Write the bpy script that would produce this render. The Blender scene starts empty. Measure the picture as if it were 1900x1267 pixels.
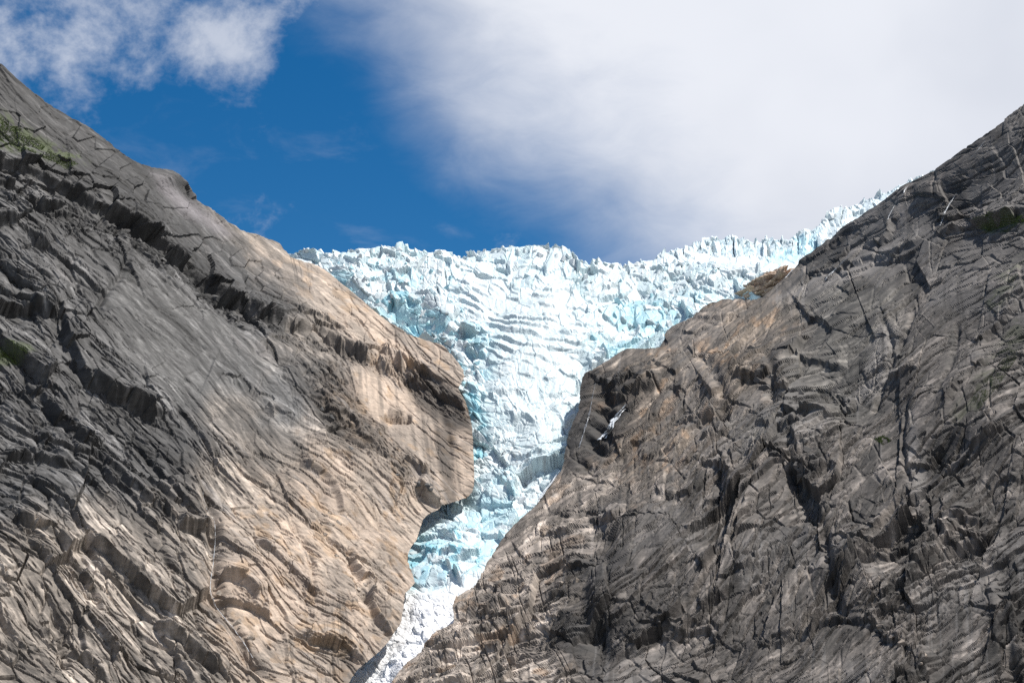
import bpy, bmesh, math, random
import numpy as np
from mathutils import Vector, Matrix, Euler

# ------------------------------------------------------------------ camera, sky, sun, exposure
sc = bpy.context.scene
col = sc.collection
PITCH = math.radians(14.0)
LENS = 50.0
cd = bpy.data.cameras.new('camera'); cam = bpy.data.objects.new('camera', cd); col.objects.link(cam)
cd.lens = LENS; cd.sensor_width = 36.0; cd.clip_start = 1.0; cd.clip_end = 20000.0
cam.location = (0, 0, 0); cam.rotation_euler = (math.pi / 2 + PITCH, 0, 0)
sc.camera = cam

SUN = Vector((0.42, 0.02, 0.90)).normalized()          # towards the sun: high, to the right of the valley
sun_el = math.asin(SUN.z); sun_az = math.atan2(SUN.x, SUN.y)
sl = bpy.data.lights.new('sun', 'SUN'); so = bpy.data.objects.new('sun', sl); col.objects.link(so)
sl.energy = 5.0; sl.angle = math.radians(0.53); sl.color = (1.0, 0.955, 0.89)
so.rotation_euler = (-SUN).to_track_quat('-Z', 'Y').to_euler()
so.location = (0, 0, 900)

sc.view_settings.view_transform = 'Standard'; sc.view_settings.look = 'None'
sc.view_settings.exposure = 0.45; sc.view_settings.gamma = 1.0; sc.view_settings.use_curve_mapping = False
sc.cycles.max_bounces = 5; sc.cycles.diffuse_bounces = 2; sc.cycles.glossy_bounces = 2
sc.cycles.transmission_bounces = 2; sc.cycles.use_denoising = False


class NT:
    """small helper round a node tree"""
    def __init__(self, tree):
        self.t = tree; tree.nodes.clear()
    def n(self, kind, **kw):
        nd = self.t.nodes.new(kind)
        for k, v in kw.items():
            if k == 'ins':
                for i, val in v.items():
                    self.put(nd.inputs[i], val)
            else:
                setattr(nd, k, v)
        return nd
    def put(self, sock, val):
        if isinstance(val, bpy.types.NodeSocket):
            self.t.links.new(val, sock)
        else:
            sock.default_value = val
    def math(self, op, a, b=0.0, c=0.0, clamp=False):
        nd = self.n('ShaderNodeMath', operation=op, use_clamp=clamp)
        self.put(nd.inputs[0], a); self.put(nd.inputs[1], b); self.put(nd.inputs[2], c)
        return nd.outputs[0]
    def ss(self, x, a, b):
        nd = self.n('ShaderNodeMapRange', interpolation_type='SMOOTHSTEP', clamp=True)
        self.put(nd.inputs['Value'], x); nd.inputs['From Min'].default_value = a; nd.inputs['From Max'].default_value = b
        return nd.outputs[0]
    def mix(self, f, a, b, blend='MIX'):
        nd = self.n('ShaderNodeMix', data_type='RGBA', blend_type=blend)
        self.put(nd.inputs[0], f); self.put(nd.inputs[6], a); self.put(nd.inputs[7], b)
        return nd.outputs[2]
    def noise(self, vec, scale, detail=4.0, rough=0.55, dist=0.0, lac=2.0):
        nd = self.n('ShaderNodeTexNoise')
        self.put(nd.inputs['Vector'], vec)
        nd.inputs['Scale'].default_value = scale; nd.inputs['Detail'].default_value = detail
        nd.inputs['Roughness'].default_value = rough; nd.inputs['Distortion'].default_value = dist
        nd.inputs['Lacunarity'].default_value = lac
        return nd.outputs[0]
    def mapping(self, vec, scale=(1, 1, 1), rot=(0, 0, 0), loc=(0, 0, 0)):
        nd = self.n('ShaderNodeMapping')
        self.put(nd.inputs['Vector'], vec)
        nd.inputs['Scale'].default_value = scale; nd.inputs['Rotation'].default_value = rot; nd.inputs['Location'].default_value = loc
        return nd.outputs[0]


# ---- world: clear blue sky, a bank of white cloud over the right half of the valley, scattered puffs to the left
PUFF = (6.85, 3.55, 10.55)
def build_world():
    w = bpy.data.worlds.new('World'); sc.world = w; w.use_nodes = True
    T = NT(w.node_tree)
    sky = T.n('ShaderNodeTexSky', sky_type='NISHITA')
    sky.sun_disc = False; sky.sun_elevation = sun_el; sky.sun_rotation = sun_az
    sky.altitude = 1200.0; sky.air_density = 1.0; sky.dust_density = 0.15; sky.ozone_density = 2.6
    tc = T.n('ShaderNodeTexCoord')
    d = tc.outputs['Generated']
    sep = T.n('ShaderNodeSeparateXYZ'); T.put(sep.inputs[0], d)
    az = T.math('ARCTAN2', sep.outputs[0], sep.outputs[1])          # 0 = up the valley, + to the right
    el = T.math('ARCSINE', sep.outputs[2])
    # deep, slightly polarised blue
    skyc = T.n('ShaderNodeHueSaturation', ins={'Saturation': 1.40, 'Value': 0.96, 'Hue': 0.498, 'Color': sky.outputs[0]}).outputs[0]
    # soft-warped coordinates
    big = T.noise(d, 7.0, 3.0, 0.5)
    wisp = T.noise(T.mapping(d, (1.0, 1.0, 2.2), (0, 0.5, 0)), 16.0, 6.0, 0.6, 0.4)
    puff = T.noise(T.mapping(d, (1, 1, 1.25), (0, 0, 0), PUFF), 15.0, 8.0, 0.63, 0.12)
    puff2 = T.noise(d, 6.0, 3.0, 0.5)
    # cloud bank: right of a line that leans from upper left to lower right
    edge = T.math('ADD', T.math('MULTIPLY', az, 1.0), T.math('MULTIPLY', T.math('SUBTRACT', el, 0.366), 1.13))
    e1 = T.math('ADD', edge, T.math('MULTIPLY', T.math('SUBTRACT', big, 0.5), 0.16))
    e1 = T.math('ADD', e1, T.math('MULTIPLY', T.math('SUBTRACT', wisp, 0.5), 0.11))
    bank = T.ss(e1, -0.10, 0.19)
    open_ = T.math('MULTIPLY', T.ss(T.math('ADD', el, T.math('MULTIPLY', T.math('SUBTRACT', puff2, 0.5), 0.5)), 0.56, 0.86), T.ss(puff, 0.66, 0.42))
    bank = T.math('MULTIPLY', bank, T.math('SUBTRACT', 1.0, open_))
    # puffs: higher up and to the left
    hi = T.math('ADD', T.math('MULTIPLY', el, 1.0), T.math('MULTIPLY', az, -0.42))
    him = T.math('SUBTRACT', T.math('MULTIPLY', T.math('MULTIPLY', T.ss(hi, 0.45, 0.60), T.math('SUBTRACT', 1.0, T.math('MULTIPLY', T.ss(el, 0.6, 0.9), 0.5))), 0.30), 0.16)
    pv = T.math('ADD', T.math('ADD', T.math('ADD', T.math('MULTIPLY', puff, 1.5), -0.25), him), T.math('MULTIPLY', T.math('SUBTRACT', puff2, 0.5), 0.35))
    for az_, el_, rad_, amt in ((-.205, .434, .062, .15), (-.30, .455, .07, .03), (-.32, .405, .03, .10), (-.255, .372, .026, .12), (-.008, .322, .03, .10), (-.143, .43, .035, -.22), (-.10, .35, .10, -.15), (-.275, .47, .03, -.08)):
        dv = T.n('ShaderNodeVectorMath', operation='DISTANCE', ins={0: d, 1: (math.sin(az_) * math.cos(el_), math.cos(az_) * math.cos(el_), math.sin(el_))}).outputs['Value']
        pv = T.math('ADD', pv, T.math('MULTIPLY', T.ss(dv, rad_ * 1.5, 0.0), amt))
    pm = T.math('MULTIPLY', T.ss(pv, 0.48, 0.98), 0.72)
    thin = T.math('MULTIPLY', T.ss(wisp, 0.52, 0.8), 0.10)
    cover = T.math('MAXIMUM', bank, T.math('MAXIMUM', pm, thin))
    # cloud brightness has its own soft relief
    rel = T.noise(d, 5.0, 4.0, 0.5)
    cc = T.mix(T.ss(rel, 0.3, 0.7), (0.515, 0.54, 0.60, 1), (0.61, 0.63, 0.68, 1))
    skys = T.n('ShaderNodeMix', data_type='RGBA', blend_type='MULTIPLY', ins={0: 1.0, 6: skyc, 7: (0.074, 0.074, 0.074, 1)}).outputs[2]
    fin = T.mix(cover, skys, cc)
    bg = T.n('ShaderNodeBackground', ins={'Color': fin, 'Strength': 1.0})
    out = T.n('ShaderNodeOutputWorld'); T.t.links.new(bg.outputs[0], out.inputs[0])
build_world()

# ------------------------------------------------------------------ numeric helpers
F = 1900.0 * LENS / 36.0
CP, SP = math.cos(PITCH), math.sin(PITCH)

def P(px, py, D):
    """survey point: bearing read off the photograph, D metres up the valley"""
    px = np.asarray(px, float); py = np.asarray(py, float); D = np.asarray(D, float)
    xc = (px - 950.0) / F; yc = -(py - 633.5) / F
    dy = CP - yc * SP; dz = SP + yc * CP
    t = D / dy
    return np.stack([xc * t, D + 0 * xc, dz * t], -1)

def _hu(i, j, s):
    n = i.astype(np.int32).view(np.uint32) * np.uint32(374761393) + j.astype(np.int32).view(np.uint32) * np.uint32(668265263) + np.uint32((s * 974634557) & 0xffffffff)
    n ^= n >> np.uint32(13); n *= np.uint32(1274126177)
    n ^= n >> np.uint32(16); n *= np.uint32(2246822519)
    n ^= n >> np.uint32(15)
    return n

def _h(i, j, s):
    return (_hu(i, j, s) >> np.uint32(8)).astype(np.float32) * np.float32(1 / 16777216.0)

def vnoise(x, y, s=0):
    x = np.asarray(x, np.float32); y = np.asarray(y, np.float32)
    i = np.floor(x); j = np.floor(y); u = x - i; v = y - j
    u = u * u * (3 - 2 * u); v = v * v * (3 - 2 * v)
    a = _h(i, j, s); b = _h(i + 1, j, s); c = _h(i, j + 1, s); d = _h(i + 1, j + 1, s)
    return (a + (b - a) * u) * (1 - v) + (c + (d - c) * u) * v

def fbm(x, y, o=4, s=0, g=0.5):
    r = 0; a = 1; t = 0
    for k in range(o):
        # each octave turned a little so that no grid shows
        c, q = math.cos(.6 * k + .3), math.sin(.6 * k + .3)
        r = r + a * vnoise((x * c - y * q) * 2 ** k + 17.3 * k, (x * q + y * c) * 2 ** k - 9.1 * k, s + 31 * k); t += a; a *= g
    return r / t

def ridged(x, y, o=4, s=0):
    r = 0; a = 1; t = 0
    for k in range(o):
        r = r + a * (1 - np.abs(2 * vnoise(x * 2 ** k + 3.7 * k, y * 2 ** k + 5.9 * k, s + 13 * k) - 1)); t += a; a *= .5
    return r / t

def sst(x, a, b):
    t = np.clip((x - a) / (b - a), 0, 1)
    return t * t * (3 - 2 * t)

def voro(x, y, s=0, jit=0.9):
    x = np.asarray(x, np.float32); y = np.asarray(y, np.float32)
    i = np.floor(x); j = np.floor(y)
    f1 = np.full(x.shape, 9.0, np.float32); f2 = f1.copy()
    ci = np.zeros_like(x); cj = np.zeros_like(x); ox = np.zeros_like(x); oy = np.zeros_like(x)
    for di in (-1, 0, 1):
        for dj in (-1, 0, 1):
            a = i + di; b = j + dj
            hh = _hu(a, b, s)
            jx = (hh & np.uint32(0xffff)).astype(np.float32) / 65536.0; jy = (hh >> np.uint32(16)).astype(np.float32) / 65536.0
            dx = x - (a + np.float32(.5) + jit * (jx - .5)); dy = y - (b + np.float32(.5) + jit * (jy - .5))
            d = dx * dx + dy * dy
            m = d < f1
            f2 = np.where(m, f1, np.minimum(f2, d))
            f1 = np.where(m, d, f1)
            ci = np.where(m, a, ci); cj = np.where(m, b, cj); ox = np.where(m, dx, ox); oy = np.where(m, dy, oy)
    return np.sqrt(f1), np.sqrt(f2), ci, cj, ox, oy

def facets(x, y, s, off=1.0, tilt=1.0, crack=0.25, cw=0.10):
    """broken rock or ice: cells each with their own level and tilt, joints recessed"""
    f1, f2, ci, cj, ox, oy = voro(x, y, s)
    h = off * (_h(ci, cj, s + 5) - .5) + tilt * ((_h(ci, cj, s + 6) - .5) * ox + (_h(ci, cj, s + 7) - .5) * oy) * 2
    k = sst(f2 - f1, 0, cw)
    return h * (.2 + .8 * k) - crack * (1 - k), _h(ci, cj, s + 8), f2 - f1

def seg_dist(px, py, pts):
    """distance, side (+ = below / downslope of the line) and run along a polyline"""
    best = np.full(px.shape, 1e9); side = np.zeros(px.shape); run = np.zeros(px.shape)
    L = [math.hypot(b[0] - a[0], b[1] - a[1]) for a, b in zip(pts[:-1], pts[1:])]
    tot = sum(L); acc = 0
    for (a, b), l in zip(zip(pts[:-1], pts[1:]), L):
        ex, ey = b[0] - a[0], b[1] - a[1]
        t = np.clip(((px - a[0]) * ex + (py - a[1]) * ey) / (l * l + 1e-9), 0, 1)
        dx = px - a[0] - t * ex; dy = py - a[1] - t * ey
        d = np.hypot(dx, dy); m = d < best
        best = np.where(m, d, best); side = np.where(m, np.sign(ex * (py - a[1]) - ey * (px - a[0])), side)
        run = np.where(m, (acc + t * l) / tot, run); acc += l
    return best, side, run

def poly_sd(px, py, poly):
    """signed distance to a polygon, negative inside, and the nearest outline point"""
    best = np.full(px.shape, 1e9); nx = np.zeros(px.shape); ny = np.zeros(px.shape); inside = np.zeros(px.shape, bool)
    n = len(poly)
    for k in range(n):
        a = poly[k]; b = poly[(k + 1) % n]
        ex, ey = b[0] - a[0], b[1] - a[1]
        t = np.clip(((px - a[0]) * ex + (py - a[1]) * ey) / (ex * ex + ey * ey + 1e-9), 0, 1)
        qx = a[0] + t * ex; qy = a[1] + t * ey
        d = np.hypot(px - qx, py - qy); m = d < best
        best = np.where(m, d, best); nx = np.where(m, qx, nx); ny = np.where(m, qy, ny)
        if ey != 0:
            c = ((a[1] > py) != (b[1] > py)) & (px < ex * (py - a[1]) / ey + a[0])
            inside ^= c
    return np.where(inside, -best, best), nx, ny

def zone(px, py, poly, soft=25.0, rag=0.0, s=0):
    """1 inside an outline, 0 outside, with a soft ragged border"""
    sd, _, _ = poly_sd(px, py, poly)
    if rag:
        sd = sd + rag * 2 * (fbm(px / 60.0, py / 60.0, 4, s) - .5)
    return 1 - sst(sd, -soft, soft)

def smooth_poly(pts, n=4):
    """Catmull-Rom through the points (open line)"""
    P0 = [np.array(p, float) for p in pts]; out = []
    for k in range(len(P0) - 1):
        a = P0[max(k - 1, 0)]; b = P0[k]; c = P0[k + 1]; d = P0[min(k + 2, len(P0) - 1)]
        for q in range(n):
            t = q / n
            out.append(tuple(.5 * (2 * b + (c - a) * t + (2 * a - 5 * b + 4 * c - d) * t * t + (3 * b - a - 3 * c + d) * t ** 3)))
    out.append(tuple(P0[-1])); return out

class TPS:
    """thin-plate sheet through surveyed depths (in 1/D, so planes stay planes)"""
    def __init__(self, pts):
        p = np.array(pts, float); self.x = p[:, :2] / 1000.0; z = 1000.0 / p[:, 2]; n = len(p)
        K = self.k(self.x, self.x); K[np.diag_indices(n)] += 0.002
        A = np.zeros((n + 3, n + 3)); A[:n, :n] = K; A[:n, n] = 1; A[:n, n + 1:] = self.x
        A[n:, :n] = A[:n, n:].T
        self.w = np.linalg.solve(A, np.concatenate([z, np.zeros(3)]))
    def k(self, a, b):
        r2 = ((a[:, None, :] - b[None]) ** 2).sum(-1)
        return np.where(r2 > 0, .5 * r2 * np.log(r2 + 1e-12), 0)
    def __call__(self, px, py):
        q = np.stack([np.ravel(px), np.ravel(py)], -1) / 1000.0; out = np.empty(len(q))
        for s in range(0, len(q), 60000):
            c = q[s:s + 60000]
            out[s:s + 60000] = self.k(c, self.x) @ self.w[:-3] + self.w[-3] + c @ self.w[-2:]
        return (1000.0 / out).reshape(np.shape(px))
    def point(self, px, py):
        return P(px, py, self(px, py))
    def normal(self, px, py, e=25.0):
        a = self.point(px + e, py) - self.point(px - e, py); b = self.point(px, py + e) - self.point(px, py - e)
        n = np.cross(b, a); n /= np.linalg.norm(n, axis=-1, keepdims=True)
        flip = np.sign(-n[..., 1:2]); flip[flip == 0] = 1
        return n * flip

class Sheet:
    """a terrain sheet: survey grid inside an outline, rolled back behind the outline's skyline"""
    def __init__(self, x0, x1, y0, y1, step, outline, tps, margin=46.0, back=None, k=0.9):
        xs = np.arange(x0, x1 + step, step); ys = np.arange(y0, y1 + step, step)
        gx, gy = np.meshgrid(xs, ys); self.x0, self.y0, self.step = x0, y0, step
        sd, nx, ny = poly_sd(gx, gy, outline)
        K = self.keep = sd < margin
        self.idx = -np.ones(K.shape, np.int64); self.idx[K] = np.arange(K.sum())
        gx, gy, sd, nx, ny = gx[K], gy[K], sd[K], nx[K], ny[K]
        o = sd > 0
        self.px = np.where(o, nx, gx); self.py = np.where(o, ny, gy); self.gx, self.gy, self.sd = gx, gy, sd
        # the smooth survey sheet is sampled on a coarse lattice and read back bilinearly
        cs = 8.0; cx = np.arange(x0 - 16, x1 + 32, cs); cy = np.arange(y0 - 16, y1 + 32, cs); mx, my = np.meshgrid(cx, cy)
        Dl = 1000.0 / tps(mx, my); Nl = tps.normal(mx, my)
        u = (self.px - cx[0]) / cs; v = (self.py - cy[0]) / cs
        i = np.floor(v).astype(int); j = np.floor(u).astype(int); u = u - j; v = v - i
        def bil(A):
            uu, vv = (u, v) if A.ndim == 2 else (u[:, None], v[:, None])
            return (A[i, j] * (1 - uu) + A[i, j + 1] * uu) * (1 - vv) + (A[i + 1, j] * (1 - uu) + A[i + 1, j + 1] * uu) * vv
        self.base = P(self.px, self.py, 1000.0 / bil(Dl)); self.n = bil(Nl)
        s = np.maximum(sd, 0)[:, None]
        if back is None:      # a rock edge: the hidden side falls away behind the edge, into the mountain
            o_ = np.stack([nx - gx, 0 * gx, gy - ny], -1) / np.maximum(np.abs(sd), 1e-6)[:, None]
            bk = self.base / np.linalg.norm(self.base, axis=1, keepdims=True) + .4 * o_
        else:
            bk = np.array(back)
        self.base = self.base + bk * s * k
        self.pos = self.base.copy()
    def displace(self, h):
        self.pos = self.base + self.n * h[:, None]
    def mesh(self, name, cols=None, tone=1.0, smooth=False):
        K = self.keep; idx = self.idx
        q = K[:-1, :-1] & K[1:, :-1] & K[:-1, 1:] & K[1:, 1:]
        a = idx[:-1, :-1][q]; b = idx[1:, :-1][q]; c = idx[1:, 1:][q]; d = idx[:-1, 1:][q]
        faces = np.stack([a, b, c, d], -1)
        me = bpy.data.meshes.new(name)
        v = self.pos
        me.vertices.add(len(v)); me.vertices.foreach_set('co', v.astype(np.float32).ravel())
        me.loops.add(faces.size); me.loops.foreach_set('vertex_index', faces.astype(np.int32).ravel())
        me.polygons.add(len(faces)); me.polygons.foreach_set('loop_start', np.arange(0, faces.size, 4, dtype=np.int32))
        me.update(calc_edges=True)
        me.polygons.foreach_set('use_smooth', np.full(len(faces), smooth, bool))
        if cols is not None:
            at = me.color_attributes.new('col', 'FLOAT_COLOR', 'POINT')
            c4 = np.ones((len(v), 4), np.float32); c4[:, :3] = np.clip(cols, 0, 1) * tone
            at.data.foreach_set('color', c4.ravel())
        me.update()
        print('SHEET', name, len(v), 'verts', len(faces) * 2, 'tris')
        return me
    def at(self, px, py):
        """the surface point seen on a bearing (the sheet has moved along its normals, so search for it)"""
        px = np.asarray(px, float); py = np.asarray(py, float); gx = px.copy(); gy = py.copy()
        best = np.full(px.shape, 1e9); out = np.zeros(px.shape, int)
        for it in range(9):
            j = np.clip(np.round((gx - self.x0) / self.step).astype(int), 0, self.keep.shape[1] - 1)
            i = np.clip(np.round((gy - self.y0) / self.step).astype(int), 0, self.keep.shape[0] - 1)
            k = self.idx[i, j]; p = self.pos[k]
            zc = p[..., 1] * CP + p[..., 2] * SP; qx = 950 + F * p[..., 0] / zc; qy = 633.5 - F * (p[..., 2] * CP - p[..., 1] * SP) / zc
            e = np.hypot(px - qx, py - qy) + np.where(k < 0, 1e6, 0); m = e < best
            best = np.where(m, e, best); out = np.where(m, k, out)
            gx = gx + .7 * (px - qx); gy = gy + .7 * (py - qy)
        return self.pos[out], self.n[out]

def link(name, me, parent=None, mat=None, **props):
    o = bpy.data.objects.new(name, me); col.objects.link(o)
    if parent is not None: o.parent = parent
    if mat is not None and me is not None and not me.materials: me.materials.append(mat)
    for k, v in props.items(): o[k] = v
    return o

def lerp(a, b, t):
    return a * (1 - t[..., None]) + np.asarray(b, float) * t[..., None]

# ------------------------------------------------------------------ materials
def principled(T, **ins):
    b = T.n('ShaderNodeBsdfPrincipled'); o = T.n('ShaderNodeOutputMaterial')
    for k, v in ins.items(): T.put(b.inputs[k.replace('_', ' ')], v)
    T.t.links.new(b.outputs[0], o.inputs[0]); return b

def rock_material(name, lean):
    m = bpy.data.materials.new(name); m.use_nodes = True; T = NT(m.node_tree)
    at = T.n('ShaderNodeAttribute', attribute_name='col')
    geo = T.n('ShaderNodeNewGeometry'); p = geo.outputs['Position']
    ps = T.mapping(p, (0.3, 0.6, 1.5), (0, lean, 0))
    n1 = T.noise(p, 0.8, 5.0, 0.6); n2 = T.noise(ps, 0.22, 6.0, 0.66); n3 = T.noise(p, 0.03, 4.0, 0.5)
    v = T.math('ADD', T.math('MULTIPLY', T.math('SUBTRACT', n1, .5), 0.9), T.math('MULTIPLY', T.math('SUBTRACT', n2, .5), 1.5))
    v = T.math('ADD', v, T.math('MULTIPLY', T.math('SUBTRACT', n3, .5), 0.5))
    f = T.math('MAXIMUM', T.math('ADD', 1.0, v), 0.25)
    c = T.mix(1.0, at.outputs['Color'], T.n('ShaderNodeCombineColor', ins={0: f, 1: f, 2: f}).outputs[0], 'MULTIPLY')
    hgt = T.math('ADD', T.math('MULTIPLY', n1, 0.35), T.math('MULTIPLY', n2, 1.2))
    bp = T.n('ShaderNodeBump', ins={'Strength': 0.55, 'Distance': 1.0, 'Height': hgt})
    principled(T, Base_Color=c, Roughness=0.82, Normal=bp.outputs[0])
    return m

def ice_material(name):
    m = bpy.data.materials.new(name); m.use_nodes = True; T = NT(m.node_tree)
    at = T.n('ShaderNodeAttribute', attribute_name='col')
    geo = T.n('ShaderNodeNewGeometry'); p = geo.outputs['Position']
    n1 = T.noise(p, 0.5, 6.0, 0.65); n2 = T.noise(T.mapping(p, (1, 1, 3.0), (0.3, 0.25, 0)), 0.25, 5.0, 0.6)
    dirt = T.ss(T.noise(T.mapping(p, (1, 1, 3.0), (0.3, 0.2, 0)), 0.12, 7.0, 0.7), 0.58, 0.80)
    c = T.mix(T.math('MULTIPLY', dirt, 0.45), at.outputs['Color'], (0.36, 0.37, 0.38, 1))
    hgt = T.math('ADD', T.math('MULTIPLY', n1, 1.1), T.math('MULTIPLY', n2, 1.5))
    bp = T.n('ShaderNodeBump', ins={'Strength': 0.3, 'Distance': 1.0, 'Height': hgt})
    b = principled(T, Base_Color=c, Roughness=0.42, Normal=bp.outputs[0])
    b.inputs['IOR'].default_value = 1.31
    return m

def plain_material(name, c, rough=0.8, noise=0.0, scale=0.3):
    m = bpy.data.materials.new(name); m.use_nodes = True; T = NT(m.node_tree)
    geo = T.n('ShaderNodeNewGeometry')
    n1 = T.noise(geo.outputs['Position'], scale, 5.0, 0.6)
    f = T.math('ADD', 1.0 - noise, T.math('MULTIPLY', n1, 2 * noise))
    cc = T.mix(1.0, (*c, 1), T.n('ShaderNodeCombineColor', ins={0: f, 1: f, 2: f}).outputs[0], 'MULTIPLY')
    bp = T.n('ShaderNodeBump', ins={'Strength': 0.4, 'Distance': 0.5, 'Height': n1})
    principled(T, Base_Color=cc, Roughness=rough, Normal=bp.outputs[0])
    return m

M_rock_l = rock_material('rock_left', 0.6); M_rock_r = rock_material('rock_right', -0.6)
M_ice = ice_material('glacier_ice'); M_snow = plain_material('snow', (0.84, 0.86, 0.88), 0.6, 0.06, 0.2)
M_water = plain_material('white_water', (0.50, 0.535, 0.57), 0.35, 0.25, 0.35)
M_grass = plain_material('grass_green', (0.10, 0.145, 0.03), 0.8, 0.35, 0.2)

# ------------------------------------------------------------------ ground: valley floor below the frame
def build_ground():
    n = 81; xs = np.linspace(-9000, 9000, n); gx, gy = np.meshgrid(xs, xs)
    z = -2.5 + 1.2 * (fbm(gx / 300, gy / 300, 3, 5) - .5)
    me = bpy.data.meshes.new('ground')
    v = np.stack([gx, gy, z], -1).reshape(-1, 3)
    f = [(i * n + j, i * n + j + 1, (i + 1) * n + j + 1, (i + 1) * n + j) for i in range(n - 1) for j in range(n - 1)]
    me.from_pydata(v.tolist(), [], f)
    link('ground', me, None, plain_material('valley_gravel', (0.16, 0.15, 0.13), 0.9, 0.3, 0.05), kind='structure',
         label='grey gravel valley floor below the glacier', category='ground')
build_ground()

# ------------------------------------------------------------------ rock walls
STEP = 1.48
def ledges(sh, wx, wy, items, seed=0):
    """overhanging edges of rock sheets, broken into blocks along their run"""
    h = np.zeros(wx.shape)
    for k, (pts, A, w) in enumerate(items):
        pts = smooth_poly(pts, 3)
        xs = [p[0] for p in pts]; ys = [p[1] for p in pts]; R = 5 * w + 10
        m = np.nonzero((wx > min(xs) - R) & (wx < max(xs) + R) & (wy > min(ys) - R) & (wy < max(ys) + R))[0]
        x = wx[m]; y = wy[m]
        f1, f2, ci, cj, ox, oy = voro(x / 34 + 7 * k, y / 26, 900 + k + seed)
        r = _h(ci, cj, 77 + k); r2 = _h(ci, cj, 78 + k)
        x = x + 9 * (r2 - .5); y = y + 9 * (r - .5)
        d, side, run = seg_dist(x, y, pts)
        tap = np.clip(np.minimum(run, 1 - run) * 7, 0, 1) * (.35 + .9 * r2)
        up = np.exp(-d / w)
        dn = -0.5 * np.exp(-d / (w * .5))
        t = sst(np.where(side < 0, -d, d), -2.0, 6.5)
        h[m] += A * tap * (up * (1 - t) + dn * t)
    return h

def gullies(wx, wy, items):
    h = np.zeros(wx.shape)
    for pts, A, w in items:
        pts = smooth_poly(pts, 3)
        xs = [p[0] for p in pts]; ys = [p[1] for p in pts]; R = 3 * w + 4
        m = np.nonzero((wx > min(xs) - R) & (wx < max(xs) + R) & (wy > min(ys) - R) & (wy < max(ys) + R))[0]
        d, side, run = seg_dist(wx[m], wy[m], pts)
        tap = np.clip(np.minimum(run, 1 - run) * 8, 0, 1) * (.4 + .8 * vnoise(run * 14, run * 0, int(A * 10)))
        h[m] -= A * tap * np.exp(-(d / w) ** 2)
    return h

def joints(u, v, spacing, run, s, wid=1.7, thr=.52):
    """a set of long straight cracks, each open along part of its run; 0..1"""
    q = u / spacing; out = 0
    for k in (0, 1):
        i = np.floor(q) + k * 0.0
        c = .2 + .6 * _h(i, i * 0 + k, s)
        bend = (vnoise(v / (run * .8) + 7.1 * i, i * 1.0, s + 3) - .5) * .35
        d = np.abs(q - i - c - bend) * spacing
        live = sst(vnoise(v / run + 3.3 * i + 50 * k, i * .7, s + 1 + k), thr, thr + .08)
        out = np.maximum(out, live * (1 - sst(d, .3, max(wid, 1.9))))
    return out

def sheeting(a, b, lam, warp, s):
    """stack of exfoliation sheets: each thickens downslope and breaks off in a sharp edge; returns 0..1"""
    q = b / lam + warp
    i = np.floor(q); f = q - i
    # every sheet ends along its length in a different place
    r = vnoise(a / (lam * 3.0) + 13.7 * i, i * 0.37 + 5, s)
    live = sst(r, .45, .60)
    e = max(.03, 2.6 / lam)
    return np.where(f < 1 - e, f / (1 - e), sst(1 - f, 0, e)) * live

# --- left mountainside
SIL_L = smooth_poly([(-190, -20), (-60, 72), (0, 120), (60, 172), (120, 212), (180, 250), (235, 292), (272, 310), (312, 318), (338, 338), (352, 362), (400, 395),
         (446, 426), (488, 440), (520, 452), (540, 478), (590, 492), (640, 530), (700, 582), (760, 622), (820, 642), (852, 676), (862, 700), (850, 722),
         (866, 752), (876, 790), (879, 850), (880, 900), (868, 922), (830, 935), (808, 948), (786, 962), (774, 1000), (756, 1030),
         (770, 1082), (752, 1100), (742, 1160), (704, 1208), (672, 1234), (654, 1256), (636, 1300), (610, 1420)], 2)
OUT_L = SIL_L + [(-190, 1420)]
DEP_L = [(-190, 1420, 800), (0, 1267, 900), (0, 900, 1060), (0, 600, 1220), (0, 330, 1370), (0, 120, 1500), (-190, -20, 1560),
         (250, 1267, 960), (250, 900, 1150), (250, 600, 1330), (272, 310, 1620), (450, 430, 1760), (530, 465, 1830),
         (480, 1267, 1020), (480, 900, 1230), (480, 620, 1530), (650, 540, 1770), (640, 900, 1290), (640, 720, 1480), (640, 1267, 1065), (660, 1080, 1150),
         (760, 630, 1670), (850, 690, 1560), (876, 800, 1440), (880, 900, 1370), (800, 860, 1390), (770, 760, 1500), (820, 940, 1340), (774, 1000, 1285), (770, 1080, 1200),
         (745, 1160, 1130), (675, 1256, 1070), (640, 1420, 1000)]

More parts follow.
